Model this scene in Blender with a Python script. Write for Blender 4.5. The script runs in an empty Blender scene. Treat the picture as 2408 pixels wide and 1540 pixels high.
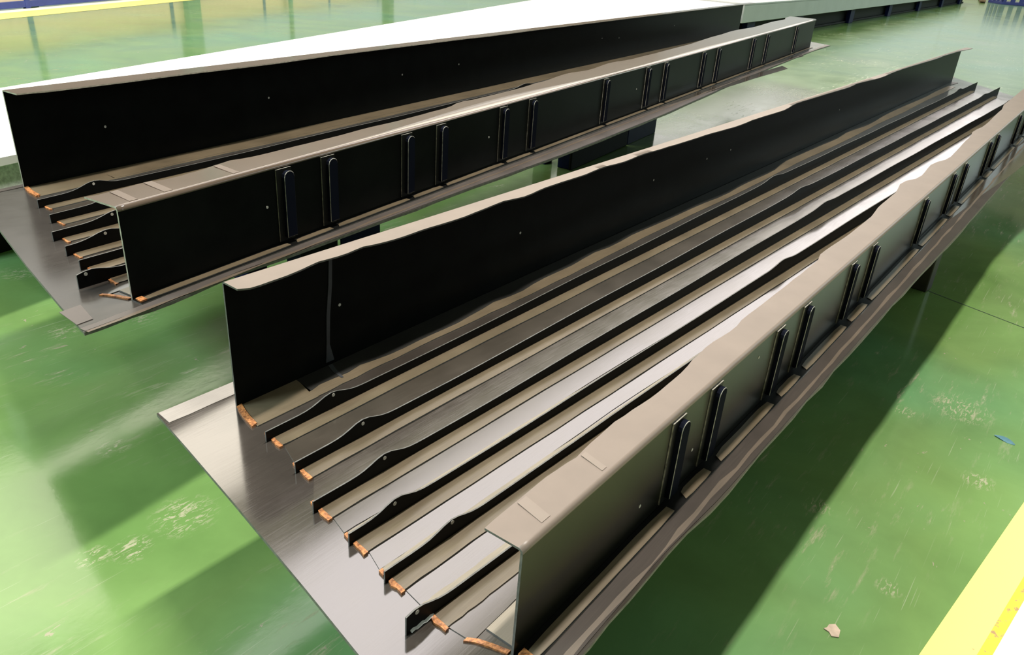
import bpy, bmesh, math, random
from mathutils import Matrix, Vector

random.seed(7)
C = bpy.context.scene.collection
PI = math.pi

# ------------------------------------------------------------------ camera
CAM = Vector((-0.8393, -1.36518, 1.5))
RX = Vector((0.6118451, -0.7883067, 0.0649471))      # image right
DN = Vector((-0.3208613, -0.3224086, -0.8905620))    # image down
FW = Vector((0.7229755, 0.5240470, -0.4502012))      # view direction
cam_d = bpy.data.cameras.new('camera')
cam_d.sensor_width = 36.0
cam_d.lens = 36.0 * 1830.0 / 2408.0
cam_d.clip_start = 0.05
cam_d.clip_end = 300
cam = bpy.data.objects.new('camera', cam_d)
C.objects.link(cam)
cam.matrix_world = Matrix(((RX.x, -DN.x, -FW.x, CAM.x),
                           (RX.y, -DN.y, -FW.y, CAM.y),
                           (RX.z, -DN.z, -FW.z, CAM.z),
                           (0, 0, 0, 1)))
bpy.context.scene.camera = cam

# ------------------------------------------------------------------ view, world, lamps
sc = bpy.context.scene
sc.view_settings.view_transform = 'Standard'
sc.view_settings.look = 'None'
sc.view_settings.exposure = 0.0
sc.view_settings.gamma = 1.0
sc.view_settings.use_curve_mapping = False
w = bpy.data.worlds.new('world')
sc.world = w
w.use_nodes = True
w.node_tree.nodes['Background'].inputs[0].default_value = (1.0, 0.95, 0.88, 1)
w.node_tree.nodes['Background'].inputs[1].default_value = 0.25


def strip_lamp(name, x0, x1, y0, y1, z, radiance, col):
    """a long row of roof light or added fill running down the hall, facing the floor"""
    d = bpy.data.lights.new(name, 'AREA')
    d.shape = 'RECTANGLE'
    d.size = x1 - x0
    d.size_y = y1 - y0
    d.energy = radiance * PI * (x1 - x0) * (y1 - y0)
    d.color = col
    o = bpy.data.objects.new(name, d)
    C.objects.link(o)
    o.location = ((x0 + x1) / 2, (y0 + y1) / 2, z)
    return o


strip_lamp('lamp_row_over_bench', 0.6, 3.2, -0.1, 0.26, 8.9, 330.0, (1.0, 0.95, 0.86))
strip_lamp('roof_and_fill_light', -6, 66, 3.9, 7.0, 8.95, 3.3, (1.0, 0.92, 0.935))
strip_lamp('roof_and_fill_light', -6, 66, 9.2, 14.5, 8.95, 4.0, (1.0, 0.90, 0.77))
strip_lamp('roof_and_fill_light', -6, 66, 17.0, 22.5, 8.95, 1.7, (1.0, 0.98, 0.95))
strip_lamp('roof_and_fill_light', 14, 66, -14.0, -3.0, 8.95, 2.2, (0.75, 0.95, 1.0))  # unseen fill, added to lighten the floor down the hall
strip_lamp('roof_and_fill_light', -9.5, -6.5, 2.0, 6.0, 8.95, 42.0, (0.72, 0.95, 1.0))
strip_lamp('high_bay_lamp', -3.6, -3.2, 4.7, 5.1, 8.9, 250.0, (1.0, 0.96, 0.88))
for wz, e_ in ((5.8, 120), (7.3, 120), (8.6, 70)):
    o_ = strip_lamp('side_window', 0, 0.6, 0, 0.3, wz, e_, (0.75, 0.95, 1.0))
    o_.location = (1.6, -15.9, wz)
    o_.rotation_euler = (math.radians(90), 0, 0)

# ------------------------------------------------------------------ materials
M = {}


def nt(name):
    m = bpy.data.materials.new(name)
    m.use_nodes = True
    M[name] = m
    b = m.node_tree.nodes['Principled BSDF']
    return m, m.node_tree, b


def node(t, kind, **kw):
    n = t.nodes.new(kind)
    for k, v in kw.items():
        setattr(n, k, v)
    return n


def coords(t, scale=(1, 1, 1), rot=(0, 0, 0)):
    tc = node(t, 'ShaderNodeTexCoord')
    mp = node(t, 'ShaderNodeMapping')
    mp.inputs['Scale'].default_value = scale
    mp.inputs['Rotation'].default_value = rot
    t.links.new(tc.outputs['Object'], mp.inputs['Vector'])
    return mp.outputs['Vector']


def noise(t, vec, scale, detail=3, rough=0.5, dist=0.0):
    n = node(t, 'ShaderNodeTexNoise')
    n.inputs['Scale'].default_value = scale
    n.inputs['Detail'].default_value = detail
    n.inputs['Roughness'].default_value = rough
    n.inputs['Distortion'].default_value = dist
    t.links.new(vec, n.inputs['Vector'])
    return n.outputs['Fac']


def ramp(t, fac, stops):
    r = node(t, 'ShaderNodeValToRGB')
    e = r.color_ramp.elements
    while len(e) < len(stops):
        e.new(0.5)
    for el, (p, c) in zip(e, stops):
        el.position = p
        el.color = (c, c, c, 1) if isinstance(c, (int, float)) else (*c, 1)
    t.links.new(fac, r.inputs['Fac'])
    return r.outputs['Color']


def mixc(t, fac, a, b, mode='MIX'):
    n = node(t, 'ShaderNodeMix', data_type='RGBA', blend_type=mode)
    for i, v in ((0, fac), (6, a), (7, b)):
        if isinstance(v, (int, float)):
            n.inputs[i].default_value = v
        elif isinstance(v, tuple):
            n.inputs[i].default_value = (*v, 1)
        else:
            t.links.new(v, n.inputs[i])
    return n.outputs[2]


def mathn(t, op, a, b):
    n = node(t, 'ShaderNodeMath', operation=op)
    for i, v in ((0, a), (1, b)):
        if isinstance(v, (int, float)):
            n.inputs[i].default_value = v
        else:
            t.links.new(v, n.inputs[i])
    return n.outputs[0]


def bump(t, b, h, strength, dist=0.001):
    n = node(t, 'ShaderNodeBump')
    n.inputs['Strength'].default_value = strength
    n.inputs['Distance'].default_value = dist
    t.links.new(h, n.inputs['Height'])
    t.links.new(n.outputs['Normal'], b.inputs['Normal'])


def simple(name, col, rough, ior=1.5, metal=0.0, var=0.12, nscale=9.0, spec=0.5):
    m, t, b = nt(name)
    v = coords(t)
    f = noise(t, v, nscale, 4, 0.6)
    c1 = tuple(max(0, x * (1 - var)) for x in col)
    c2 = tuple(min(1, x * (1 + var)) for x in col)
    t.links.new(ramp(t, f, [(0.3, c1), (0.7, c2)]), b.inputs['Base Color'])
    b.inputs['Roughness'].default_value = rough
    b.inputs['IOR'].default_value = ior
    b.inputs['Metallic'].default_value = metal
    b.inputs['Specular IOR Level'].default_value = spec
    return m


def make_skin(name, col, ior, r0, r1):
    """satin carbon laminate with fine criss-cross ply lines and fingered smudges"""
    m, t, b = nt(name)
    va = coords(t, (8, 260, 1), (0, 0, 1.05))
    vb = coords(t, (8, 260, 1), (0, 0, -0.75))
    vc = coords(t)
    fa = noise(t, va, 1.5, 3, 0.6)
    fb = noise(t, vb, 1.5, 3, 0.6)
    fc = noise(t, vc, 5, 4, 0.6)
    lines = mathn(t, 'MULTIPLY', fa, fb)
    k = ramp(t, lines, [(0.15, 0.88), (0.42, 1.08)])
    c = mixc(t, 1.0, col, k, 'MULTIPLY')
    c = mixc(t, 1.0, c, ramp(t, fc, [(0.3, 0.8), (0.7, 1.15)]), 'MULTIPLY')
    t.links.new(c, b.inputs['Base Color'])
    b.inputs['IOR'].default_value = ior
    rr = mathn(t, 'MULTIPLY', fc, r1 - r0)
    rr = mathn(t, 'ADD', rr, mathn(t, 'MULTIPLY', mathn(t, 'SUBTRACT', lines, 0.25), 0.22))
    t.links.new(mathn(t, 'ADD', rr, r0), b.inputs['Roughness'])
    bump(t, b, lines, 0.03, 0.0003)
    return m


make_skin('skin', (0.058, 0.048, 0.041), 2.3, 0.06, 0.17)
make_skin('skin_dull', (0.052, 0.045, 0.040), 1.6, 0.12, 0.26)
make_skin('foot_dark_shaded', (0.020, 0.019, 0.017), 1.5, 0.35, 0.5)  # dark foot material, with the flange's shade painted into its outline
make_skin('doubler', (0.070, 0.057, 0.045), 2.25, 0.08, 0.20)
make_skin('foot_tan', (0.150, 0.114, 0.072), 1.6, 0.28, 0.45)
make_skin('foot_cream', (0.25, 0.21, 0.155), 1.6, 0.35, 0.5)
make_skin('margin', (0.052, 0.040, 0.033), 1.35, 0.45, 0.6)
make_skin('margin_light', (0.34, 0.30, 0.27), 1.6, 0.4, 0.6)
make_skin('margin_streak', (0.125, 0.090, 0.063), 1.6, 0.4, 0.6)
simple('web_black', (0.0050, 0.0055, 0.0050), 0.36, 1.4, var=0.3, spec=0.08)
simple('web_satin', (0.0095, 0.0095, 0.0062), 0.30, 1.45, var=0.25, spec=0.28)
simple('rib_black', (0.0045, 0.0045, 0.0042), 0.5, 1.4, var=0.3, spec=0.12)
simple('stiffener_navy', (0.0085, 0.010, 0.018), 0.7, 1.4, spec=0.02)
simple('stiffener_foot', (0.012, 0.012, 0.011), 0.45, 1.45, spec=0.18)
simple('cut_edge', (0.42, 0.38, 0.31), 0.6, var=0.35, nscale=60)
simple('cut_edge_grey', (0.13, 0.125, 0.115), 0.55, var=0.35, nscale=60)
simple('stiffener_edge', (0.38, 0.36, 0.31), 0.6, var=0.6, nscale=80)
simple('flange_tan', (0.208, 0.160, 0.130), 0.42, 1.5, var=0.07)
simple('flange_brown', (0.120, 0.084, 0.064), 0.14, 1.75, var=0.08)
simple('tape_brown', (0.140, 0.100, 0.077), 0.4, var=0.08)
make_skin('margin_mid', (0.095, 0.078, 0.070), 1.6, 0.35, 0.55)
simple('tape_pale', (0.240, 0.188, 0.155), 0.5, var=0.08)
simple('splice_grey', (0.045, 0.048, 0.055), 0.5, var=0.2, nscale=30)
simple('hole_pale', (0.58, 0.55, 0.50), 0.6)
simple('white_sealant', (0.75, 0.78, 0.80), 0.5)
simple('mold_white', (0.86, 0.85, 0.83), 0.45, var=0.04)
simple('mold_side', (0.72, 0.74, 0.72), 0.5, var=0.35, nscale=60)
simple('beam_silver', (0.56, 0.57, 0.56), 0.4, metal=0.2, var=0.05, nscale=2)
simple('navy_paint', (0.006, 0.010, 0.050), 0.5, 1.4, spec=0.2)
simple('black_board', (0.009, 0.010, 0.009), 0.6, 1.4, spec=0.2)
simple('brown_board', (0.045, 0.036, 0.028), 0.55, var=0.25)
simple('rail_blue', (0.032, 0.055, 0.26), 0.4)
simple('panel_beige', (0.62, 0.52, 0.42), 0.6, var=0.05)
simple('post_green', (0.13, 0.24, 0.22), 0.5)
simple('wall_cream', (0.60, 0.55, 0.47), 0.8, var=0.06, nscale=1)
simple('wall_grey', (0.07, 0.066, 0.06), 0.8, var=0.06, nscale=1)
simple('ceiling_grey', (0.34, 0.31, 0.27), 0.9, var=0.06, nscale=1)
simple('crate_blue', (0.035, 0.045, 0.20), 0.5)
simple('plank_brown', (0.20, 0.13, 0.08), 0.7, var=0.3)
simple('scrap_blue', (0.10, 0.22, 0.27), 0.3, var=0.3)
simple('chip_stone', (0.55, 0.42, 0.33), 0.8, var=0.2, nscale=40)
simple('joint_dark', (0.03, 0.05, 0.03), 0.8)

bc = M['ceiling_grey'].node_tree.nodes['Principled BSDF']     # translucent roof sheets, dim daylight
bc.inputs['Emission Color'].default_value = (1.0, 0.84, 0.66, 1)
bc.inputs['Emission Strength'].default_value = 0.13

# orange adhesive
m, t, b = nt('glue_orange')
f = noise(t, coords(t), 140, 3, 0.6)
t.links.new(ramp(t, f, [(0.35, (0.20, 0.07, 0.025)), (0.62, (0.62, 0.25, 0.085))]), b.inputs['Base Color'])
b.inputs['Roughness'].default_value = 0.5
bump(t, b, f, 0.5, 0.004)

# green epoxy floor with scratches and worn patches
m, t, b = nt('floor_green')
v = coords(t)
big = noise(t, v, 0.55, 3, 0.5)
mid = noise(t, v, 2.3, 5, 0.6, 0.4)
base = ramp(t, big, [(0.30, (0.118, 0.240, 0.062)), (0.50, (0.172, 0.288, 0.090)), (0.68, (0.125, 0.275, 0.120))])
base = mixc(t, 1.0, base, ramp(t, mid, [(0.3, 0.82), (0.7, 1.14)]), 'MULTIPLY')
# worn patches: pale dusty drag marks that run along the hall
vs = coords(t, (1.0, 6.0, 1), (0, 0, -0.12))
s1 = noise(t, vs, 4.5, 6, 0.72)
patch = noise(t, v, 1.1, 2, 0.5)
wear = mathn(t, 'MULTIPLY', ramp(t, s1, [(0.56, 0.0), (0.68, 1.0)]), ramp(t, patch, [(0.46, 0.0), (0.62, 1.0)]))
base = mixc(t, mathn(t, 'MULTIPLY', wear, 0.75), base, (0.40, 0.36, 0.25))
# fine scratches in two directions
for rot, sc_, th in ((0.35, 3.0, 0.735), (-0.9, 2.2, 0.745), (1.25, 2.6, 0.74)):
    vv = coords(t, (1.0, 60.0, 1), (0, 0, rot))
    s2 = noise(t, vv, sc_, 2, 0.5)
    p2 = noise(t, v, 1.7 + rot, 2, 0.5)
    k = mathn(t, 'MULTIPLY', ramp(t, s2, [(th - 0.045, 0.0), (th - 0.02, 1.0)]), ramp(t, p2, [(0.48, 0.0), (0.6, 1.0)]))
    base = mixc(t, mathn(t, 'MULTIPLY', k, 0.38), base, (0.45, 0.46, 0.33))
# blotches of bare concrete
sp = noise(t, coords(t, (1, 1.6, 1)), 11, 5, 0.65, 0.5)
pp = noise(t, v, 0.9, 2, 0.5)
k = mathn(t, 'MULTIPLY', ramp(t, sp, [(0.66, 0.0), (0.68, 1.0)]), ramp(t, pp, [(0.5, 0.0), (0.55, 1.0)]))
base = mixc(t, mathn(t, 'MULTIPLY', k, 0.8), base, (0.38, 0.31, 0.24))
# scuffs worn down to the primer where the paint has been dragged
sc1 = noise(t, coords(t, (1.0, 3.2, 1), (0, 0, -0.25)), 26, 5, 0.7, 0.8)
scn = ramp(t, sc1, [(0.53, 0.0), (0.57, 1.0)])
tcn = node(t, 'ShaderNodeTexCoord')
for (sx_, sy_, sr_) in ((0.03, 0.758, 0.055), (0.0, 0.32, 0.10), (-0.16, 0.303, 0.06), (0.189, 0.343, 0.045), (-0.24, 0.345, 0.05), (2.257, -1.259, 0.13),
                        (1.786, -1.395, 0.06), (2.07, -1.1, 0.05), (1.07, -1.292, 0.04), (1.28, -1.03, 0.05), (15.8, 0.74, 0.5), (12.2, 0.51, 0.5), (13.5, 2.2, 0.7), (20.4, 1.6, 0.9),
                        (0.284, 1.609, 0.08), (0.552, 1.529, 0.08), (0.42, 2.295, 0.10), (5.76, 1.32, 0.5), (9.0, 1.9, 0.8), (25, 0.5, 1.2)):
    dn = node(t, 'ShaderNodeVectorMath', operation='DISTANCE')
    t.links.new(tcn.outputs['Object'], dn.inputs[0])
    dn.inputs[1].default_value = (sx_, sy_, 0)
    k = ramp(t, mathn(t, 'DIVIDE', dn.outputs['Value'], sr_), [(0.35, 1.0), (1.0, 0.0)])
    base = mixc(t, mathn(t, 'MULTIPLY', mathn(t, 'MULTIPLY', k, scn), 0.8), base, (0.46, 0.42, 0.30))
t.links.new(base, b.inputs['Base Color'])
rr = mathn(t, 'ADD', mathn(t, 'MULTIPLY', mid, 0.10), 0.07)
rr = mathn(t, 'ADD', rr, mathn(t, 'MULTIPLY', wear, 0.25))
t.links.new(rr, b.inputs['Roughness'])
b.inputs['IOR'].default_value = 1.52
bump(t, b, noise(t, v, 26, 4, 0.6), 0.10, 0.002)

# yellow floor paint
m, t, b = nt('line_yellow')
v = coords(t)
f = noise(t, v, 30, 5, 0.7)
c = mixc(t, ramp(t, f, [(0.66, 0.0), (0.70, 1.0)]), (0.85, 0.78, 0.22), (0.55, 0.38, 0.16))
t.links.new(c, b.inputs['Base Color'])
b.inputs['Roughness'].default_value = 0.35
m, t, b = nt('line_yellow_worn')
v = coords(t)
f = noise(t, v, 26, 5, 0.7)
c = mixc(t, ramp(t, f, [(0.53, 0.0), (0.60, 1.0)]), (0.78, 0.62, 0.05), (0.42, 0.25, 0.12))
t.links.new(c, b.inputs['Base Color'])
b.inputs['Roughness'].default_value = 0.5
m, t, b = nt('line_white')
v = coords(t)
f = noise(t, v, 30, 4, 0.6)
c = mixc(t, ramp(t, f, [(0.66, 0.0), (0.69, 1.0)]), (0.86, 0.80, 0.70), (0.42, 0.24, 0.15))
t.links.new(c, b.inputs['Base Color'])
b.inputs['Roughness'].default_value = 0.5


# ------------------------------------------------------------------ helpers
def obj(name, verts, faces, mats, parent=None, midx=None, smooth=False):
    me = bpy.data.meshes.new(name)
    me.from_pydata([tuple(v) for v in verts], [], faces)
    if not isinstance(mats, (list, tuple)):
        mats = [mats]
    for k in mats:
        me.materials.append(M[k])
    if midx:
        for p, i in zip(me.polygons, midx):
            p.material_index = i
    if smooth:
        for p in me.polygons:
            p.use_smooth = True
    bm = bmesh.new()
    bm.from_mesh(me)
    bmesh.ops.recalc_face_normals(bm, faces=bm.faces)
    bm.to_mesh(me)
    bm.free()
    o = bpy.data.objects.new(name, me)
    C.objects.link(o)
    if parent is not None:
        o.parent = parent
    return o


def tag(o, label=None, cat=None, group=None, kind=None):
    for k, v_ in (('label', label), ('category', cat), ('group', group), ('kind', kind)):
        if v_:
            o[k] = v_
    return o


def empty(name, loc, rz=0):
    o = bpy.data.objects.new(name, None)
    o.empty_display_size = 0.1
    C.objects.link(o)
    o.location = loc
    o.rotation_euler = (0, 0, rz)
    return o


def box_vf(x0, x1, y0, y1, z0, z1):
    v_ = [(x0, y0, z0), (x1, y0, z0), (x1, y1, z0), (x0, y1, z0),
          (x0, y0, z1), (x1, y0, z1), (x1, y1, z1), (x0, y1, z1)]
    f_ = [(0, 3, 2, 1), (4, 5, 6, 7), (0, 1, 5, 4), (1, 2, 6, 5), (2, 3, 7, 6), (3, 0, 4, 7)]
    return v_, f_


def bevel_mesh(o, width, seg=2):
    bm = bmesh.new()
    bm.from_mesh(o.data)
    bmesh.ops.bevel(bm, geom=list(bm.edges), offset=width, segments=seg, affect='EDGES', profile=0.5)
    bm.to_mesh(o.data)
    bm.free()
    return o


def box(name, x0, x1, y0, y1, z0, z1, mat, parent=None, bev=0.0):
    v_, f_ = box_vf(x0, x1, y0, y1, z0, z1)
    o = obj(name, v_, f_, mat, parent)
    if bev:
        bevel_mesh(o, bev)
    return o


def plate(name, left, right, z0, z1, mats, parent=None, top_mats=None):
    """thin plate between two edge polylines of equal length (top, bottom and rim)"""
    n = len(left)
    V = [(x, y, z1) for x, y in left] + [(x, y, z1) for x, y in right]
    V += [(x, y, z0) for x, y in left] + [(x, y, z0) for x, y in right]
    F, I = [], []
    for i in range(n - 1):
        F.append((i, n + i, n + i + 1, i + 1)); I.append(0)
        F.append((2 * n + i, 2 * n + i + 1, 3 * n + i + 1, 3 * n + i)); I.append(0)
        F.append((i, i + 1, 2 * n + i + 1, 2 * n + i)); I.append(1)
        F.append((n + i, 3 * n + i, 3 * n + i + 1, n + i + 1)); I.append(1)
    F.append((0, 2 * n, 3 * n, n)); I.append(1)
    F.append((n - 1, 2 * n - 1, 4 * n - 1, 3 * n - 1)); I.append(1)
    if len(mats) == 1:
        I = None
    return obj(name, V, F, mats, parent, I)


def lerp(pts, x):
    if x <= pts[0][0]:
        return pts[0][1]
    for (a, ya), (b_, yb) in zip(pts, pts[1:]):
        if x <= b_:
            k = (x - a) / (b_ - a) if b_ > a else 0
            return ya + k * (yb - ya)
    return pts[-1][1]


def smooth_lerp(pts, x):
    if x <= pts[0][0]:
        return pts[0][1]
    for (a, ya), (b_, yb) in zip(pts, pts[1:]):
        if x <= b_:
            k = (x - a) / (b_ - a) if b_ > a else 0
            k = k * k * (3 - 2 * k)
            return ya + k * (yb - ya)
    return pts[-1][1]


def xs_range(x0, x1, fine=0.03, grow=1.035):
    out, x, d = [], x0, fine
    while x < x1 - d * 0.6:
        out.append(x)
        x += d
        d *= grow if d < 0.12 else 1.0
    out.append(x1)
    return out


def disc(name, c, r, nrm, mat, parent, n=12, depth=0.001):
    """small round plug; c centre, nrm axis (unit)"""
    nz = Vector(nrm)
    a = nz.orthogonal().normalized()
    b_ = nz.cross(a)
    V = []
    for k in range(n):
        p = Vector(c) + a * r * math.cos(2 * PI * k / n) + b_ * r * math.sin(2 * PI * k / n)
        V.append(p + nz * depth)
    for k in range(n):
        p = Vector(c) + a * r * math.cos(2 * PI * k / n) + b_ * r * math.sin(2 * PI * k / n)
        V.append(p - nz * depth)
    F = [tuple(range(n)), tuple(range(2 * n - 1, n - 1, -1))]
    F += [(k, (k + 1) % n, n + (k + 1) % n, n + k) for k in range(n)]
    return obj(name, V, F, mat, parent)


# ------------------------------------------------------------------ setting
tag(obj('floor', [(-14, -16, 0), (75, -16, 0), (75, 45, 0), (-14, 45, 0)], [(0, 1, 2, 3)], 'floor_green'), kind='structure')
tag(obj('ceiling', [(-14, -16, 9), (75, -16, 9), (75, 45, 9), (-14, 45, 9)], [(3, 2, 1, 0)], 'ceiling_grey'), kind='structure')
tag(obj('wall_right', [(-14, -16, 0), (75, -16, 0), (75, -16, 9), (-14, -16, 9)], [(0, 1, 2, 3)], 'wall_grey'), kind='structure')
tag(obj('wall_left', [(-14, 45, 0), (75, 45, 0), (75, 45, 9), (-14, 45, 9)], [(3, 2, 1, 0)], 'wall_cream'), kind='structure')
tag(obj('wall_far', [(75, -16, 0), (75, 45, 0), (75, 45, 9), (75, -16, 9)], [(0, 1, 2, 3)], 'wall_cream'), kind='structure')
tag(obj('wall_back', [(-14, -16, 0), (-14, 45, 0), (-14, 45, 9), (-14, -16, 9)], [(3, 2, 1, 0)], 'wall_grey'), kind='structure')


m, t, b = nt('fill_glow')  # unseen glowing panes, added so the far floor mirrors brighter, cooler walls
b.inputs['Base Color'].default_value = (0.5, 0.52, 0.53, 1)
b.inputs['Emission Color'].default_value = (0.80, 0.97, 1.0, 1)
b.inputs['Emission Strength'].default_value = 0.5
wn = 0
for k in range(6):
    wn += 1
    y0 = -13 + k * 8.45
    tag(obj('fill_pane_%d' % wn, *box_vf(74.9, 74.97, y0, y0 + 8.4, 2.4, 8.4), 'fill_glow'), kind='structure')
for k in range(8):
    wn += 1
    x0 = -10 + k * 9.05
    tag(obj('fill_pane_%d' % wn, *box_vf(x0, x0 + 9.0, 44.9, 44.97, 2.6, 8.4), 'fill_glow'), kind='structure')


def ribbon(name, p, q, w0, w1, z, mat):
    """painted floor band along p->q, from offset w0 to w1 to the right of it"""
    d = (Vector(q) - Vector(p)).normalized()
    r = Vector((d.y, -d.x))
    V = []
    for a in (p, q):
        for k in (w0, w1):
            s = Vector(a) + r * k
            V.append((s.x, s.y, z))
    return tag(obj(name, V, [(0, 2, 3, 1)], mat), kind='structure')


# near yellow line, bottom right of the picture
dx, dy = 0.88, -0.12
p_, q_ = (0.88 - 3 * dx, -1.41 - 3 * dy), (0.88 + 9 * dx, -1.41 + 9 * dy)
ribbon('trim_1', p_, q_, 0.0, 0.098, 0.0015, 'line_yellow')
ribbon('trim_2', p_, q_, 0.098, 0.125, 0.0018, 'line_yellow_worn')
ribbon('trim_3', p_, q_, 0.125, 0.75, 0.0015, 'line_white')
# far yellow line under the partition
a_ = math.radians(25.0)
wd = Vector((math.cos(a_), math.sin(a_)))
wp = Vector((4.22, 11.80))
ribbon('trim_4', tuple(wp - wd * 9), tuple(wp + wd * 26), 0.0, 0.50, 0.002, 'line_yellow')
ribbon('trim_5', tuple(wp - wd * 9), tuple(wp + wd * 26), -0.22, 0.0, 0.002, 'line_white')
# saw-cut floor joint by the far support
ribbon('trim_6', (3.475, -0.78), (3.10, -2.0), 0.0, 0.006, 0.001, 'joint_dark')


# ------------------------------------------------------------------ bonded wing panels
S2 = 1.125


def panel(name, label, loc, rz, D, scale=1.0):
    root = empty(name, loc, rz)
    root.scale = (scale, scale, scale)
    tag(root, label, 'wing panel', 'stiffened black wing panels on trestles')
    W = D['W']
    gw = D['glue']
    # --- skin: swept outline, left edge line to right edge line
    n = 60
    ne, fe = D['near'], D['far']
    le, re = [], []
    for i in range(n):
        k = (i / (n - 1)) ** 1.6
        xl = ne[0][0] + k * (fe[0][0] - ne[0][0])
        xr = ne[1][0] + k * (fe[1][0] - ne[1][0])
        le.append((xl, lerp(D['left_edge'], xl)))
        re.append((xr, lerp(D['right_edge'], xr) + random.uniform(-.003, .003)))
    # cross stations so that the near edge keeps its slight curve
    cols = [0, .15, .35, .6, .85, 1]
    bulge = D['bulge']
    V, F, I = [], [], []
    for i in range(n):
        for c_ in cols:
            k = (i / (n - 1)) ** 1.6
            x = le[i][0] + c_ * (re[i][0] - le[i][0]) + bulge * 4 * c_ * (1 - c_) * (1 - k)
            y = le[i][1] + c_ * (re[i][1] - le[i][1])
            V.append((x, y, 0))
    m_ = len(cols)
    N = len(V)
    V += [(x, y, -0.008) for x, y, z in V]
    for i in range(n - 1):
        for j in range(m_ - 1):
            a = i * m_ + j
            F.append((a, a + 1, a + m_ + 1, a + m_)); I.append(0)
            F.append((N + a, N + a + m_, N + a + m_ + 1, N + a + 1)); I.append(0)
    for i in range(n - 1):
        for j in (0, m_ - 1):
            a = i * m_ + j
            F.append((a, a + m_, N + a + m_, N + a)); I.append(1)
    for j in range(m_ - 1):
        for i in (0, n - 1):
            a = i * m_ + j
            F.append((a, N + a, N + a + 1, a + 1)); I.append(1)
    obj('skin', V, F, [D['skin_mat'], 'cut_edge_grey'], root, I)

    # --- edge bands left from the trimming
    xs = xs_range(ne[0][0] + 0.003, fe[0][0] - 0.02, 0.05)
    plate('edge_band', [(x, lerp(D['left_edge'], x) - 0.002) for x in xs],
          [(x - .004, D['lband'] + random.uniform(-.002, .002)) for x in xs], 0.0, 0.0012, [D['lband_mat']], root)
    xr0 = ne[1][0] + 0.004
    xs = xs_range(xr0, fe[1][0] - 0.02, 0.04)
    k0, k1 = D['rband']
    plate('edge_band', [(x, -W + k0 + random.uniform(-.0015, .0015)) for x in xs],
          [(x, lerp(D['right_edge'], x) + 0.004) for x in xs], 0.0, 0.0015, [D['rband_mat']], root)
    plate('edge_streak', [(x, -W + k1 + 0.004 * math.sin(x * 9) * math.sin(x * 23) + random.uniform(-.002, .002)) for x in xs],
          [(x, -W + k1 - 0.006 - 0.004 * abs(math.sin(x * 14))) for x in xs], 0.0015, 0.0019, ['margin_streak'], root)
    if D.get('notch'):
        nx, ny0, ny1 = D['notch']
        plate('edge_patch', [(xr0 - 0.015 + .034, ny0), (nx, ny0)], [(xr0 + 0.006, ny1), (nx - 0.025, ny1)], 0.0, 0.0015, ['margin_mid'], root)

    # --- spars
    def spar(side, y0, yl, xa, xb, H, flange, sgn, fmat, cut, bendr, wmat='web_black'):
        """channel spar: web on y0, flange folded towards sgn; flange = inner edge polyline (x, y)"""
        xs_ = xs_range(xa, xb, 0.04)
        V_, F_, I_ = [], [], []
        th = 0.0045
        for x in xs_:
            y = y0 + yl * (x - xa)
            h = lerp(H, x) - min(bendr(x), 0.011) + 0.0006
            V_ += [(x, y + th / 2, 0.0), (x, y + th / 2, h), (x, y - th / 2, h), (x, y - th / 2, 0.0)]
        n_ = len(xs_)
        for i in range(n_ - 1):
            for j in range(4):
                a, b2 = 4 * i + j, 4 * i + (j + 1) % 4
                F_.append((a, b2, b2 + 4, a + 4)); I_.append(0)
        F_ += [(0, 3, 2, 1), (4 * n_ - 4, 4 * n_ - 3, 4 * n_ - 2, 4 * n_ - 1)]
        I_ += [1, 1]
        web = obj('spar', V_, F_, [wmat, cut], root, I_)
        # flange with bend
        xs_ = xs_range(xa, flange[-1][0], 0.022, 1.02)
        prof = 9
        V_, F_, I_ = [], [], []
        for x in xs_:
            y = y0 + yl * (x - xa) - sgn * 0.00235
            h = lerp(H, x)
            r = bendr(x)
            rz = min(r, 0.011)
            yi = smooth_lerp(flange, x) + random.uniform(-.0008, .0008)
            pts_ = []
            for k in range(prof - 1):
                t_ = k / (prof - 2) * PI / 2
                pts_.append((y + sgn * r * (1 - math.cos(t_)), h - rz + rz * math.sin(t_)))
            pts_.append((yi, h - 0.001))
            for (yy, zz) in pts_:
                V_.append((x, yy, zz))
            for (yy, zz), k in zip(pts_, range(prof)):
                t_ = min(k / (prof - 2), 1) * PI / 2
                V_.append((x, yy + sgn * 0.004 * math.cos(t_), zz - 0.004 * math.sin(t_)))
        n_ = len(xs_)
        P = 2 * prof
        for i in range(n_ - 1):
            for k in range(prof - 1):
                a = i * P + k
                F_.append((a, a + 1, a + P + 1, a + P)); I_.append(0)
                a += prof
                F_.append((a, a + P, a + P + 1, a + 1)); I_.append(2)
            a = i * P + prof - 1
            F_.append((a, a + prof, a + prof + P, a + P)); I_.append(1)
            a = i * P
            F_.append((a, a + P, a + P + prof, a + prof)); I_.append(2)
        for i in (0, n_ - 1):
            for k in range(prof - 1):
                a = i * P + k
                F_.append((a, a + prof, a + prof + 1, a + 1)); I_.append(1)
        fl = obj('flange', V_, F_, [fmat, cut, 'web_black'], web, I_)
        for p in fl.data.polygons:
            if p.material_index == 0 and p.normal.z < 0.9996:
                p.use_smooth = True
        return web

    HL, HR = D['HL'], D['HR']
    L = spar('left', 0.0, 0.0, 0.0, D['xL'], HL, D['Lfl'], -1, D['Lmat'], D['Lcut'], D['Lbend'])
    R = spar('right', -W, D['Ryaw'], D['xR0'], D['xR1'], HR, D['Rfl'], 1, D['Rmat'], D['Rcut'], D['Rbend'], D['Rweb'])

    # left spar inner foot (tan, with an orange glue line at its end)
    xj = D['foot_joint']
    xs = [-0.004 + (xj + 0.004) * k / 5 for k in range(6)]
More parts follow.
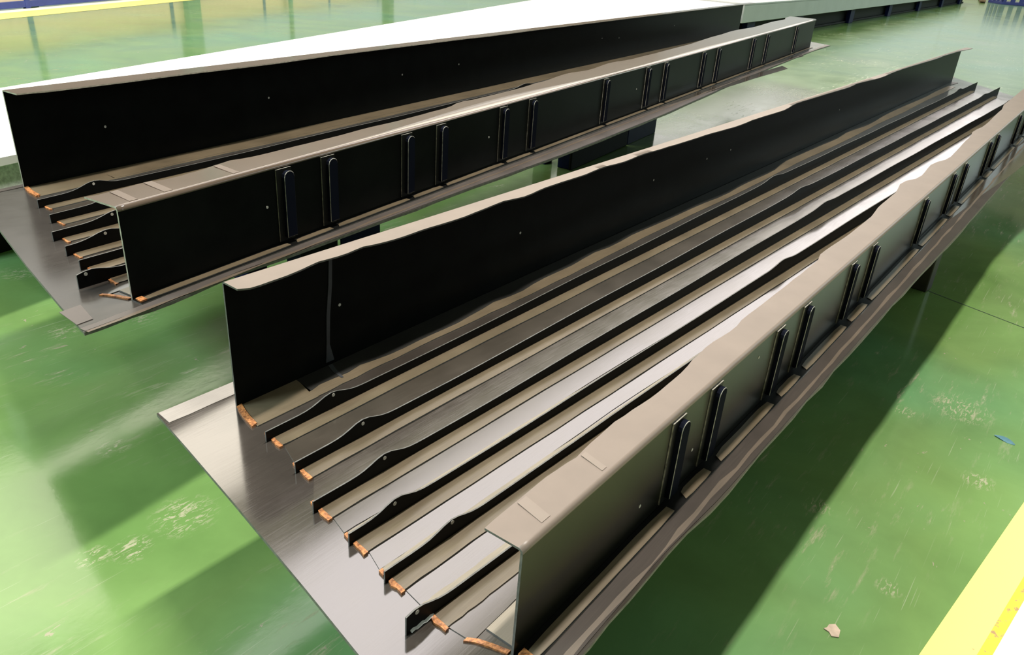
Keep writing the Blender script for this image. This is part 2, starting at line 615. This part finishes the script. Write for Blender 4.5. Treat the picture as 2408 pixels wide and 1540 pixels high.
    plate('spar_foot', [(x, -0.004) for x in xs], [(x - 0.012, D['lfoot']) for x in xs], 0.0, 0.003, ['foot_tan', 'cut_edge_grey'], root)
    shade_edge = lambda x: smooth_lerp(D['Lfl'], x) * 1.08 - 0.008  # strip edge drawn along the flange's shadow line
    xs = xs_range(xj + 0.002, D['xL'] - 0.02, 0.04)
    plate('spar_foot', [(x, -0.004) for x in xs], [(x - 0.016, shade_edge(x)) for x in xs], 0.0, 0.003, [D['foot_mat'], 'cut_edge_grey'], root)
    xs = xs_range(xj + 0.002, D['xL'] - 0.35, 0.04)
    plate('spar_foot', [(x - 0.016, shade_edge(x) - .0005) for x in xs], [(x - 0.018, min(D['lfoot'] + 0.004 * math.sin(x * 4.1), shade_edge(x) - 0.012) + random.uniform(-.0015, .0015)) for x in xs],
          0.0, 0.0026, ['foot_tan', 'cut_edge_grey'], root)
    gl = [(0.006, -0.006), (-0.004, -0.035), (-0.012, -0.065), (-0.018, D['lfoot'] + 0.004)]
    plate('glue_line', [(x - 0.009, y) for x, y in gl], [(x + 0.006, y + .003) for x, y in gl], 0.0, 0.006, ['glue_orange'], root)
    # right spar: inner foot
    xs = xs_range(D['xR0'] + 0.012, D['xR1'] - 0.05, 0.05)
    yw = lambda x: -W + D['Ryaw'] * (x - D['xR0'])
    plate('spar_foot', [(x, yw(x) + 0.062) for x in xs], [(x, yw(x) + 0.004) for x in xs], 0.0, 0.003, ['foot_cream', 'cut_edge_grey'], root)
    g0 = D['xR0']
    gl = [(g0 - 0.026, -W + 0.074), (g0 - 0.016, -W + 0.058), (g0 - 0.008, -W + 0.035), (g0 + 0.0, -W + 0.006)]
    plate('glue_line', [(x - 0.005, y) for x, y in gl], [(x + 0.004, y) for x, y in gl], 0.0, 0.0035, ['glue_orange'], root)
    # right spar: dark outer foot with tan filler strips, broken at every stiffener
    xs = xs_range(D['xR0'] - 0.002, D['xR1'] - 0.02, 0.05)
    plate('spar_foot', [(x, yw(x) - 0.003) for x in xs], [(x, yw(x) - 0.037) for x in xs], 0.0, 0.0025, ['rib_black', 'cut_edge_grey'], root)
    sx = D['stiff']
    brk = [D['xR0'] + 0.01] + [s for s in sx] + [D['xR1'] - 0.03]
    for i in range(len(brk) - 1):
        a = brk[i] + (D['gap_a'] if i else 0)
        b_ = brk[i + 1] - (D['gap_b'] if i < len(brk) - 2 else 0)
        if b_ - a < 0.02:
            continue
        nseg = max(4, int((b_ - a) / 0.08) + 3)
        xs = [a + (b_ - a) * k / nseg for k in range(nseg + 1)]
        left, right = [], []
        for k, x in enumerate(xs):
            e = min(k, nseg - k)
            left.append((x + (0.012 if k == 0 else 0), yw(x) - D['tan'][0] - (0.003 if e == 0 else 0) + random.uniform(-.0008, .0008)))
            right.append((x, yw(x) - D['tan'][1] + (0.002 if e == 0 else 0)))
        plate('filler_strip', left, right, 0.0025, 0.0048, ['foot_tan', 'cut_edge_grey'], root)
    gx = D['xR0'] + 0.004
    plate('glue_line', [(gx, -W - 0.008), (gx + .016, -W - 0.008)], [(gx - 0.004, -W - 0.030), (gx + .014, -W - 0.030)], 0.0, 0.006, ['glue_orange'], root)

    # stiffeners on the outer face of the right spar
    def stiffener(x):
        h = lerp(HR, x)
        z0, z1 = 0.020, h - 0.022
        y = yw(x) - 0.0025
        tag_w = 0.018
        ft = box('stiffener', x - tag_w, x + 0.036, y - 0.003, y, 0.010, h - 0.014, ['stiffener_foot'], R)
        ft.data.materials.append(M['stiffener_edge'])
        for p in ft.data.polygons:
            if abs(p.normal.x) > 0.9 or abs(p.normal.z) > 0.9:
                p.material_index = 1
        # raised rib with a rounded head
        wv = 0.036
        out = []
        out.append((x, z0)); out.append((x + wv, z0))
        for k in range(7):
            t_ = PI * k / 6
            out.append((x + wv / 2 + wv / 2 * math.cos(t_), z1 - wv / 2 * 0.8 + wv / 2 * 0.9 * math.sin(t_)))
        nn = len(out)
        V_ = [(a, y - 0.003, z) for a, z in out] + [(a, y - 0.0145, z) for a, z in out]
        F_ = [tuple(range(nn, 2 * nn)), tuple(range(nn - 1, -1, -1))] + [(k, (k + 1) % nn, nn + (k + 1) % nn, nn + k) for k in range(nn)]
        rb = obj('raised_rib', V_, F_, ['stiffener_navy', 'stiffener_edge'], R)
        bm = bmesh.new(); bm.from_mesh(rb.data)
        ed = [e for e in bm.edges if all(abs(v_.co.y - (y - 0.0145)) < 1e-6 for v_ in e.verts)]
        r_ = bmesh.ops.bevel(bm, geom=ed, offset=0.0012, segments=1, affect='EDGES')
        for f_ in r_['faces']:
            f_.material_index = 1
        bm.to_mesh(rb.data); bm.free()

    for x in sx:
        stiffener(x)

    # pale drilled holes and joints
    for x, z in D['holesL']:
        disc('drilled_hole', (x, -0.0026, z), 0.0042, (0, -1, 0), 'hole_pale', L, 10, 0.0006)
    for x, z in D['holesR']:
        disc('drilled_hole', (x, yw(x) - 0.0026, z), 0.0038, (0, -1, 0), 'hole_pale', R, 10, 0.0006)
    if D.get('splice'):
        sp_ = D['splice']
        V_, F_ = [], []
        for z, x0_, x1_ in sp_:
            V_ += [(x0_, -0.0042, z), (x1_, -0.0042, z), (x1_, -0.0024, z), (x0_, -0.0024, z)]
        for i in range(len(sp_) - 1):
            for j in range(4):
                a, b2 = 4 * i + j, 4 * i + (j + 1) % 4
                F_.append((a, b2, b2 + 4, a + 4))
        F_ += [(0, 1, 2, 3), (4 * len(sp_) - 4, 4 * len(sp_) - 1, 4 * len(sp_) - 2, 4 * len(sp_) - 3)]
        obj('splice_tape', V_, F_, 'splice_grey', L)
        plate('splice_tape', [(0.262, -0.006), (0.250, -0.04), (0.246, -0.075)], [(0.275, -0.006), (0.262, -0.04), (0.252, -0.075)], 0.003, 0.0036, ['splice_grey'], root)
    for fl_, y0_, sg in ((R, -W, 1),):
        for tx, tw in D['tapes']:
            h = lerp(HR, tx) + 0.0003
            yo, yi_ = yw(tx) + 0.012, smooth_lerp(D['Rfl'], tx) - 0.004
            plate('masking_tape', [(tx + .012, yi_), (tx + .012 + tw, yi_)], [(tx, yo), (tx + tw, yo)], h - 0.0004, h + 0.0005, [D['tape_mat']], R)

    # --- stringers
    ribs = D['ribs']
    for i, (x0, y0, deg, x1, hole, bumps) in enumerate(ribs):
        a = math.tan(math.radians(deg))
        yy = lambda x, x0=x0, y0=y0, a=a: y0 + a * (x - x0)
        # stop before running into the right spar
        while yw(x1) + 0.05 > yy(x1):
            x1 -= 0.05

        def hh(x):
            h = D['rh'][0] + (D['rh'][1] - D['rh'][0]) * min(1, max(0, (x - 0.4) / 2.4))
            for c_, wb, amp in bumps:
                h += amp * math.exp(-((x - c_) / wb) ** 2)
            return h + 0.0012 * math.sin(x * 7 + i)
        xs = []
        x = x0
        while x < x1:
            xs.append(x)
            near_b = min(abs(x - b2[0]) for b2 in bumps)
            x += 0.018 if near_b < 0.16 else 0.07
        xs.append(x1)
        V_, F_, I_ = [], [], []
        th = 0.0032
        for x in xs:
            h = hh(x)
            y = yy(x)
            V_ += [(x, y + th / 2, 0.0005), (x, y + th / 2, h), (x, y - th / 2, h), (x, y - th / 2, 0.0005)]
        n_ = len(xs)
        for q in range(n_ - 1):
            for j in range(4):
                a1, b1 = 4 * q + j, 4 * q + (j + 1) % 4
                F_.append((a1, b1, b1 + 4, a1 + 4)); I_.append(1 if j == 1 else 0)
        F_ += [(0, 3, 2, 1), (4 * n_ - 4, 4 * n_ - 3, 4 * n_ - 2, 4 * n_ - 1)]
        I_ += [1, 1]
        st = obj('stringer', V_, F_, ['rib_black', 'cut_edge_grey'], root, I_)
        # feet
        fx = x0 + D['foot_dx'][i]
        fxs = [fx + (x1 - 0.25 - fx) * (k / 40) ** 1.5 for k in range(41)]
        plate('foot', [(x, yy(x) - 0.0012) for x in fxs], [(x - 0.006, yy(x) - 0.037 + random.uniform(-.0012, .0012)) for x in fxs],
              0.0, 0.004, ['foot_tan', 'cut_edge_grey'], st)
        plate('foot', [(x + 0.006, yy(x) + (0.027 if i > 2 else 0.018) + random.uniform(-.0012, .0012)) for x in fxs], [(x, yy(x) + 0.0012) for x in fxs],
              0.0, 0.004, ['foot_cream' if i > 2 else 'foot_tan', 'cut_edge_grey'], st)
        # orange squeeze-out at the end of the feet
        gpts = [(fx - 0.001, yy(fx) - 0.004), (fx - 0.003, yy(fx) - 0.015), (fx - 0.004, yy(fx) - 0.027), (fx - 0.006, yy(fx) - 0.040)]
        plate('glue_line', [(x - gw * (0.005 + random.uniform(0, .004)), y) for x, y in gpts], [(x + 0.003 * gw, y) for x, y in gpts], 0.0, 0.0052 * gw, ['glue_orange'], st)
        gpts = [(fx + 0.004, yy(fx) + 0.026), (fx + 0.001, yy(fx) + 0.012)]
        plate('glue_line', [(x - 0.005 * gw, y) for x, y in gpts], [(x + 0.003 * gw, y) for x, y in gpts], 0.0, 0.0052 * gw, ['glue_orange'], st)
        if hole:
            disc('drilled_hole', (hole[0], yy(hole[0]) - 0.0019, hole[1]), 0.0042, (math.sin(math.atan(a)), -math.cos(math.atan(a)), 0), 'hole_pale', st, 12, 0.0006)
        if D.get('sealant') and i == 5:
            q0, q1 = x0 + 0.008, x0 + 0.058
            V_ = []
            F_ = []
            for k in range(9):
                x = q0 + (q1 - q0) * k / 8
                zz = 0.003 + 0.0015 * math.sin(k * 2.1)
                y = yy(x) - 0.0018
                V_ += [(x, y, zz), (x, y - 0.004, zz + 0.001), (x, y, zz + 0.0042)]
            for k in range(8):
                for j in range(3):
                    a1, b1 = 3 * k + j, 3 * k + (j + 1) % 3
                    F_.append((a1, b1, b1 + 3, a1 + 3))
            F_ += [(0, 2, 1), (24, 25, 26)]
            obj('sealant_bead', V_, F_, 'white_sealant', st)

    # --- doublers lying between the stringers
    lines = [None] + [(r[0], r[1], math.tan(math.radians(r[2])), r[3]) for r in ribs]
    for i in range(len(ribs) + 1):
        if i == 0:
            continue
        xa, ya, ta, x1a = lines[i]
        xa += D['foot_dx'][i - 1]
        if i < len(ribs):
            xb, yb, tb, x1b = lines[i + 1]
            xb += D['foot_dx'][i] + 0.004
            top = lambda x: yb + tb * (x - xb) + (0.030 if i > 2 else 0.021)
            bx = xb
            yb += tb * (xb - lines[i + 1][0])
        else:
            top = lambda x: yw(x) + 0.066
            bx = D['xR0'] - 0.022
        low = lambda x: ya + ta * (x - xa) - 0.040
        xe = x1a - 0.35
        left, right = [], []
        for k in range(40):
            s = (k / 39) ** 1.5
            xl = xa + s * (xe - xa)
            xr = bx + s * (xe - 0.12 - bx)
            if low(xl) - top(xr) < 0.012:
                break
            left.append((xl, low(xl) + random.uniform(-.001, .001)))
            right.append((xr, top(xr) + 0.003 * math.sin(xr * 6 + i) + random.uniform(-.001, .001)))
        if len(left) > 2:
            plate('doubler', left, right, 0.0, 0.0016, ['doubler', 'cut_edge_grey'], root)
    return root


STIFF = [0.36, 0.53, 0.895, 1.085, 1.495, 1.72, 2.44, 2.98, 3.25, 3.92, 4.18, 5.05, 5.46, 6.5]
P1 = dict(
    W=0.895, Ryaw=0.0008, xL=8.0, xR0=-0.127, xR1=7.4,
    near=((-0.1335, 0.102), (-0.3335, -0.985)), bulge=0.006, far=((8.45, 0.10), (7.08, -1.02)),
    left_edge=[(-0.2, 0.098), (-0.134, 0.102), (0.02, 0.100), (0.4, 0.096), (8.6, 0.10)],
    right_edge=[(-0.4, -0.978), (-0.056, -0.976), (0.228, -0.972), (0.466, -0.983), (0.777, -0.983), (1.6, -0.987), (2.84, -1.006), (4.7, -1.017), (8, -1.02)],
    lband=0.048, lband_mat='margin_light', rband=(-0.038, -0.064), rband_mat='margin', skin_mat='skin', glue=1.0, tape_mat='tape_pale',
    HL=[(0, 0.312), (8, 0.306)], HR=[(-0.13, 0.216), (7.4, 0.214)],
    Lfl=[(0.0, -0.052), (0.012, -0.063), (0.043, -0.065), (0.107, -0.063), (0.166, -0.057), (0.209, -0.048), (0.249, -0.050), (0.278, -0.054), (0.346, -0.046),
         (0.397, -0.056), (0.448, -0.061), (0.551, -0.059), (0.685, -0.063), (0.781, -0.056), (0.887, -0.047), (0.973, -0.060), (1.123, -0.047), (1.298, -0.049),
         (1.447, -0.038), (1.573, -0.047), (1.747, -0.038), (1.889, -0.043), (2.013, -0.047), (2.252, -0.048), (2.54, -0.061), (2.767, -0.051), (3.118, -0.056),
         (3.409, -0.026), (3.813, -0.030), (4.287, -0.039), (4.475, -0.024), (4.94, -0.046), (5.497, -0.027), (5.723, -0.026), (6.732, -0.037), (7.076, -0.028), (7.544, -0.031), (8.2, -0.062)],
    Rfl=[(-0.127, -0.825), (0.029, -0.822), (0.068, -0.824), (0.115, -0.829), (0.168, -0.825), (0.24, -0.821), (0.305, -0.824), (0.394, -0.830), (0.50, -0.828), (0.591, -0.819),
         (0.669, -0.815), (0.785, -0.823), (0.865, -0.817), (0.959, -0.819), (1.205, -0.819), (1.383, -0.819), (1.467, -0.807), (1.557, -0.809), (1.671, -0.814), (1.96, -0.814),
         (2.146, -0.799), (2.354, -0.796), (2.557, -0.774), (2.726, -0.808), (3.018, -0.792), (3.219, -0.823), (3.868, -0.802), (4.053, -0.785), (4.314, -0.800), (5.037, -0.784), (5.312, -0.763), (6.342, -0.753), (7.42, -0.76)],
    Rweb='web_satin', Lmat='flange_tan', Rmat='flange_tan', Lcut='cut_edge_grey', Rcut='cut_edge_grey',
    Lbend=lambda x: 0.008, Rbend=lambda x: 0.009,
    lfoot=-0.100, foot_joint=0.165, foot_mat='foot_dark_shaded', stiff=STIFF, gap_a=0.045, gap_b=0.005, tan=(0.013, 0.036),
    holesL=[(0.309, 0.156), (1.048, 0.162), (1.923, 0.168), (2.411, 0.172), (2.668, 0.172), (4.322, 0.162)],
    holesR=[(0.255, 0.06), (0.47, 0.075), (0.78, 0.17)],
    splice=[(0.292, 0.281, 0.291), (0.22, 0.276, 0.287), (0.14, 0.266, 0.277), (0.06, 0.262, 0.272), (0.012, 0.258, 0.284)],
    tapes=[(-0.062, 0.022), (0.11, 0.014)],
    ribs=[(-0.038, -0.160, -0.68, 7.757, (0.145, 0.038), [(0.14, 0.045, 0.018), (2.77, 0.09, 0.013), (6.93, 0.12, 0.020)]),
          (-0.064, -0.290, -1.27, 7.61, (0.114, 0.036), [(0.115, 0.045, 0.018), (2.69, 0.09, 0.010), (6.88, 0.12, 0.012)]),
          (-0.118, -0.411, -1.96, 7.33, (0.060, 0.036), [(0.062, 0.045, 0.018), (2.56, 0.09, 0.010), (6.73, 0.12, 0.010)]),
          (-0.132, -0.526, -2.77, 6.9, (-0.024, 0.034), [(-0.018, 0.040, 0.017), (1.76, 0.07, 0.012), (6.5, 0.12, 0.012)]),
          (-0.153, -0.639, -2.83, 6.0, (0.008, 0.036), [(0.008, 0.042, 0.016), (1.6, 0.07, 0.012)]),
          (-0.208, -0.744, -3.9, 4.0, (-0.186, 0.036), [(-0.186, 0.040, 0.017), (1.5, 0.07, 0.012)])],
    rh=(0.027, 0.058), foot_dx=[0.016, 0.014, 0.015, 0.012, 0.012, 0.056], sealant=True)
panel('wing_panel', 'near stiffened wing panel with grey tan flanges, dark grey skin and six black stringers', (0, 0, 0.5), 0, P1)

P2 = dict(
    W=0.930, Ryaw=0.0035, xL=7.84, xR0=-0.301, xR1=7.17,
    near=((-0.118, 0.043), (-0.457, -0.992)), bulge=-0.012, far=((8.3, 0.06), (7.62, -1.02)),
    left_edge=[(-0.2, 0.042), (8.6, 0.046)],
    right_edge=[(-0.457, -0.992), (-0.369, -0.994), (-0.259, -1.004), (-0.044, -0.990), (0.179, -1.002), (0.489, -1.014), (0.939, -1.024), (1.659, -1.052), (2.741, -1.056), (4.471, -1.012), (5.965, -0.997), (6.861, -0.993), (7.6, -1.02)],
    lband=0.016, lband_mat='margin', rband=(-0.040, -0.062), rband_mat='margin_mid', skin_mat='skin_dull', glue=0.75, tape_mat='tape_brown', notch=(-0.385, -0.868, -0.950),
    HL=[(0, 0.297), (8, 0.297)], HR=[(-0.3, 0.221), (1.5, 0.231), (3.3, 0.236), (7.2, 0.258)],
    Lfl=[(0.0, -0.070), (0.11, -0.083), (0.319, -0.086), (0.569, -0.079), (0.948, -0.085), (1.375, -0.066), (1.721, -0.064), (2.348, -0.060), (2.578, -0.066), (3.222, -0.055), (4.357, -0.05), (5.963, -0.05), (7.0, -0.05), (8.1, -0.062)],
    Rfl=[(-0.303, -0.818), (-0.29, -0.827), (-0.266, -0.827), (-0.206, -0.825), (-0.161, -0.823), (-0.095, -0.838), (0.004, -0.834), (0.044, -0.825), (0.126, -0.815), (0.148, -0.830), (0.228, -0.832), (0.51, -0.834), (0.65, -0.829),
         (0.787, -0.834), (1.08, -0.827), (1.217, -0.800), (1.294, -0.810), (1.602, -0.810), (1.83, -0.795), (2.167, -0.765), (2.342, -0.786), (2.682, -0.755), (2.896, -0.776), (3.231, -0.770),
         (3.77, -0.760), (4.648, -0.715), (5.155, -0.690), (5.625, -0.715), (6.403, -0.69), (6.743, -0.705), (7.0, -0.66), (7.2, -0.65)],
    Rweb='web_black', Lmat='flange_brown', Rmat='flange_brown', Lcut='cut_edge', Rcut='cut_edge',
    Lbend=lambda x: 0.006,
    Rbend=lambda x: 0.012 + 0.052 * math.exp(-((x - 1.35) / 0.62) ** 2) + 0.030 * math.exp(-((x - 3.9) / 0.9) ** 2) + 0.02 * math.exp(-((x - 6.2) / 0.5) ** 2),
    lfoot=-0.112, foot_joint=0.25, foot_mat='foot_tan', stiff=[s - 0.188 + (0.0 if s < 4 else 0.05) for s in STIFF], gap_a=0.02, gap_b=0.004, tan=(0.010, 0.031),
    holesL=[(0.298, 0.144), (1.017, 0.148), (1.886, 0.151), (2.379, 0.155), (4.221, 0.170), (4.532, 0.153), (5.727, 0.179)],
    holesR=[(0.118, 0.117), (1.22, 0.117), (2.668, 0.124)],
    tapes=[(-0.26, 0.020), (-0.17, 0.022), (0.03, 0.02)],
    ribs=[(-0.077, -0.203, -0.9, 7.5, (0.098, 0.036), [(0.10, 0.05, 0.018), (2.69, 0.09, 0.015), (6.9, 0.12, 0.02)]),
          (-0.128, -0.345, -1.6, 7.4, None, [(0.07, 0.05, 0.016), (2.6, 0.09, 0.012)]),
          (-0.201, -0.473, -2.4, 7.2, (-0.032, 0.034), [(-0.02, 0.05, 0.016), (2.5, 0.09, 0.012)]),
          (-0.239, -0.590, -3.0, 6.8, (-0.132, 0.034), [(-0.125, 0.05, 0.016), (2.4, 0.09, 0.012)]),
          (-0.271, -0.695, -3.1, 5.8, None, [(-0.05, 0.06, 0.012), (2.3, 0.09, 0.012)]),
          (-0.337, -0.789, -3.6, 3.0, (-0.316, 0.032), [(-0.305, 0.045, 0.014), (2.0, 0.09, 0.01)])],
    rh=(0.026, 0.040), foot_dx=[0.02, 0.02, 0.026, 0.02, 0.02, 0.075], sealant=False)
panel('wing_panel', 'far stiffened wing panel with brown flanges and pale cut edges, beside the white mould bench',
      ((0.1175 + 0.8393) * S2 - 0.8393, (1.2287 + 1.36518) * S2 - 1.36518, 1.5 - 0.8 * S2), math.radians(7.117), P2, S2)


# ------------------------------------------------------------------ supports
def trestle(name, label, cx, cy, rz, wy, h, face_mat, leg_mat, tx=0.09):
    r = empty(name, (cx, cy, 0), rz)
    tag(r, label, 'trestle')
    box('board', -tx / 2, tx / 2, -wy / 2, wy / 2, 0.0, h - 0.03, face_mat, r, 0.006)
    box('top_rail', -tx * 0.75, tx * 0.75, -wy / 2 + 0.01, wy / 2 - 0.01, h - 0.03, h, leg_mat, r, 0.004)
    return r


ZA, ZB = 0.492, 1.5 - 0.8 * S2 - 0.009
trestle('trestle', 'brown board trestle under the far right side of the near wing panel', 3.49, -0.47, math.radians(-6), 0.85, ZA, 'brown_board', 'black_board')


def steel_trestle(label, cx, cy, L, wy, board):
    r = empty('trestle', (cx, cy, 0), math.radians(7.117))
    tag(r, label, 'trestle')
    for sx_ in (0, 1):
        for sy_ in (0, 1):
            box('leg', sx_ * (L - 0.12), sx_ * (L - 0.12) + 0.12, sy_ * (wy - 0.1), sy_ * (wy - 0.1) + 0.1, 0, ZB - 0.08, 'navy_paint', r, 0.008)
    box('top_rail', -0.02, L + 0.02, -0.01, wy + 0.01, ZB - 0.08, ZB, 'navy_paint', r, 0.006)
    if board:
        box('side_board', board[0], board[1], -0.02, 0.0, 0.0, ZB - 0.02, 'black_board', r, 0.01)
        box('web_plate', board[1] + 0.03, L, -0.01, 0.0, 0.0, ZB - 0.08, 'navy_paint', r, 0.004)
    return r


steel_trestle('navy steel trestle with black side board, seen in the gap between the wing panels', 3.87, 1.64, 1.68, 0.30, (-0.02, 1.02))
steel_trestle('navy steel trestle under the near end of the far wing panel', 1.10, 1.16, 0.50, 0.45, (-0.02, 0.2))


# ------------------------------------------------------------------ white mould bench behind the far panel
def prism(name, poly, z0, z1, mats, parent=None, side_i=1):
    n = len(poly)
    V = [(x, y, z1) for x, y in poly] + [(x, y, z0) for x, y in poly]
    F = [tuple(range(n)), tuple(range(2 * n - 1, n - 1, -1))] + [(k, n + k, n + (k + 1) % n, (k + 1) % n) for k in range(n)]
    I = [0, 0] + [side_i] * n if len(mats) > 1 else None
    return obj(name, V, F, mats, parent, I)


mb = empty('mould_bench', (4, 3.2, 0))
tag(mb, 'long white topped mould bench right behind the far wing panel', 'bench')
off = Vector((4, 3.2))


def rel(ps):
    return [(x - off.x, y - off.y) for x, y in ps]


top = [(0.12, 1.77), (0.27, 1.80), (9.4, 3.70), (14.6, 4.82), (14.6, 7.75), (9.03, 5.93), (0.79, 3.07), (0.12, 2.84)]
prism('mould_top', rel(top), 0.62, 0.65, ['mold_white', 'mold_white'], mb)
fr = [(0.13, 1.79), (0.27, 1.82), (9.4, 3.72), (14.6, 4.84), (14.6, 5.0), (9.4, 3.9), (0.27, 2.0), (0.13, 1.97)]
prism('front_apron', rel(fr), 0.40, 0.62, ['mold_side', 'mold_side'], mb)
base = [(0.3, 2.55), (0.45, 2.58), (9.0, 4.3), (14.4, 5.3), (14.4, 5.5), (9.0, 4.5), (0.45, 2.8), (0.3, 2.77)]
prism('skirt', rel(base), 0.0, 0.41, ['black_board', 'black_board'], mb)
for (x, y) in ((0.9, 2.2), (3, 2.85), (7, 3.7), (11, 4.6)):
    box('leg', x - off.x - 0.06, x - off.x + 0.06, y - off.y - 0.02, y - off.y + 0.1, 0, 0.41, 'navy_paint', mb, 0.005)

# ------------------------------------------------------------------ silver beam on navy legs, further down the hall
a2 = math.atan2(5.95 - 4.96, 36.12 - 14.78)
sb = empty('steel_bench', (13.4, 4.41, 0), a2)
tag(sb, 'long silver sided bench on short navy legs beyond the white mould bench', 'bench')
box('side_beam', 0.0, 30, 0.0, 0.12, 0.35, 0.66, 'beam_silver', sb, 0.01)
box('table_top', 0.0, 30, 0.0, 2.4, 0.63, 0.68, 'beam_silver', sb, 0.01)
for px in (0.6, 3.7, 8.3, 13, 18, 23, 28):
    box('leg', px, px + 0.42, 0.10, 0.20, 0.0, 0.36, 'navy_paint', sb, 0.01)
box('base_rail', 0.0, 30, 0.18, 0.24, 0.0, 0.05, 'black_board', sb, 0.01)
box('dark_back', 0.0, 30, 0.24, 0.28, 0.0, 0.63, 'black_board', sb)  # dark sheet closing off the space below the table top

# ------------------------------------------------------------------ low partition along the far yellow line
pb = wp - wd * 9
nrm = Vector((-wd.y, wd.x))
pb = pb + nrm * 0.24
pt = empty('partition', (pb.x, pb.y, 0), a_)
tag(pt, 'low partition of beige boards in a blue frame along the yellow floor line', 'partition')
box('bottom_rail', 0, 35, 0, 0.05, 0.015, 0.11, 'rail_blue', pt, 0.004)
box('top_rail', 0, 35, 0, 0.05, 0.62, 0.68, 'rail_blue', pt, 0.004)
px = 9.75
xs_posts = [px - 7.2, px - 3.6, px, px + 3.6, px + 7.2, px + 10.8, px + 14.4, px + 18.0, px + 21.6]
for q in xs_posts:
    box('post', q, q + 0.10, -0.004, 0.054, 0.0, 0.69, 'rail_blue', pt, 0.004)
for q, q2 in zip(xs_posts, xs_posts[1:]):
    box('board', q + 0.10, q2, 0.012, 0.035, 0.11, 0.62, 'panel_beige', pt)


def column(label, cx, cy, s):
    r = empty('column', (cx, cy, 0), a_)
    tag(r, label, 'column')
    box('shaft', -s / 2, s / 2, -s * 0.3, s * 0.3, 0.02, 8.9, 'post_green', r, 0.01)
    box('foot_plate', -s * 0.8, s * 0.8, -s * 0.55, s * 0.55, 0, 0.02, 'post_green', r)


column('thin pipe post behind the low partition near its blue post', 5.0, 12.6, 0.10)
column('broad steel column behind the low partition, mirrored wide in the floor', 8.65, 14.15, 0.42)
column('thin steel post behind the low partition, right of the broad column', 12.4, 15.75, 0.12)
column('steel column behind the low partition, last before the mould bench hides it', 18.2, 18.3, 0.42)

# ------------------------------------------------------------------ small things on the floor
pl_ = empty('plank', (48.0, 5.95, 0), math.radians(10))
tag(pl_, 'short brown plank lying on the floor at the far right', 'plank')
box('upper_board', -2.6, 2.6, -0.12, 0.12, 0.06, 0.14, 'plank_brown', pl_, 0.01)
for k in (-2.0, 0.0, 2.0):
    box('batten', k - 0.2, k + 0.2, -0.12, 0.12, 0.0, 0.06, 'plank_brown', pl_, 0.006)

cr = empty('crate', (47.2, 4.3, 0), math.radians(-60))
tag(cr, 'blue slatted crate on the floor at the top right corner', 'crate')
box('base', -1.0, 1.6, -0.8, 0.8, 0.0, 0.12, 'crate_blue', cr, 0.01)
for k in range(7):
    box('slat', -1.0 + k * 0.4, -1.0 + k * 0.4 + 0.2, -0.8, -0.74, 0.12, 0.9, 'crate_blue', cr, 0.006)
for k in range(4):
    box('slat', -1.0, -0.94, -0.8 + k * 0.44, -0.8 + k * 0.44 + 0.24, 0.12, 0.9, 'crate_blue', cr, 0.006)
box('top_rim', -1.0, 1.6, -0.82, 0.8, 0.9, 1.0, 'crate_blue', cr, 0.01)

V = []
for k in range(7):
    s = k / 6
    wv = 0.011 * math.sin(PI * (0.08 + 0.84 * s))
    V += [(-0.035 + 0.07 * s, -wv, 0.001 + 0.002 * math.sin(k)), (-0.035 + 0.07 * s, wv, 0.006 * math.sin(PI * s) + 0.001)]
F = [(2 * k, 2 * k + 2, 2 * k + 3, 2 * k + 1) for k in range(6)]
sc_o = obj('plastic_scrap', V, F, 'scrap_blue')
sc_o.location = (2.125, -1.425, 0.0015)
sc_o.rotation_euler = (0, 0, math.radians(-105))
md = sc_o.modifiers.new('thick', 'SOLIDIFY')
md.thickness = 0.0012
tag(sc_o, 'small blue plastic scrap lying on the green floor at right', 'litter')

pts = [(-0.020, -0.014), (0.004, -0.020), (0.022, -0.010), (0.016, 0.006), (0.004, 0.012), (-0.002, 0.020), (-0.010, 0.008), (-0.022, 0.004)]
ch = prism('paint_flake', pts, 0.0, 0.003, ['chip_stone'])
ch.location = (0.815, -1.22, 0.0005)
ch.rotation_euler = (0, 0, 0.4)
tag(ch, 'small pinkish beige flake on the green floor near the yellow line', 'litter')
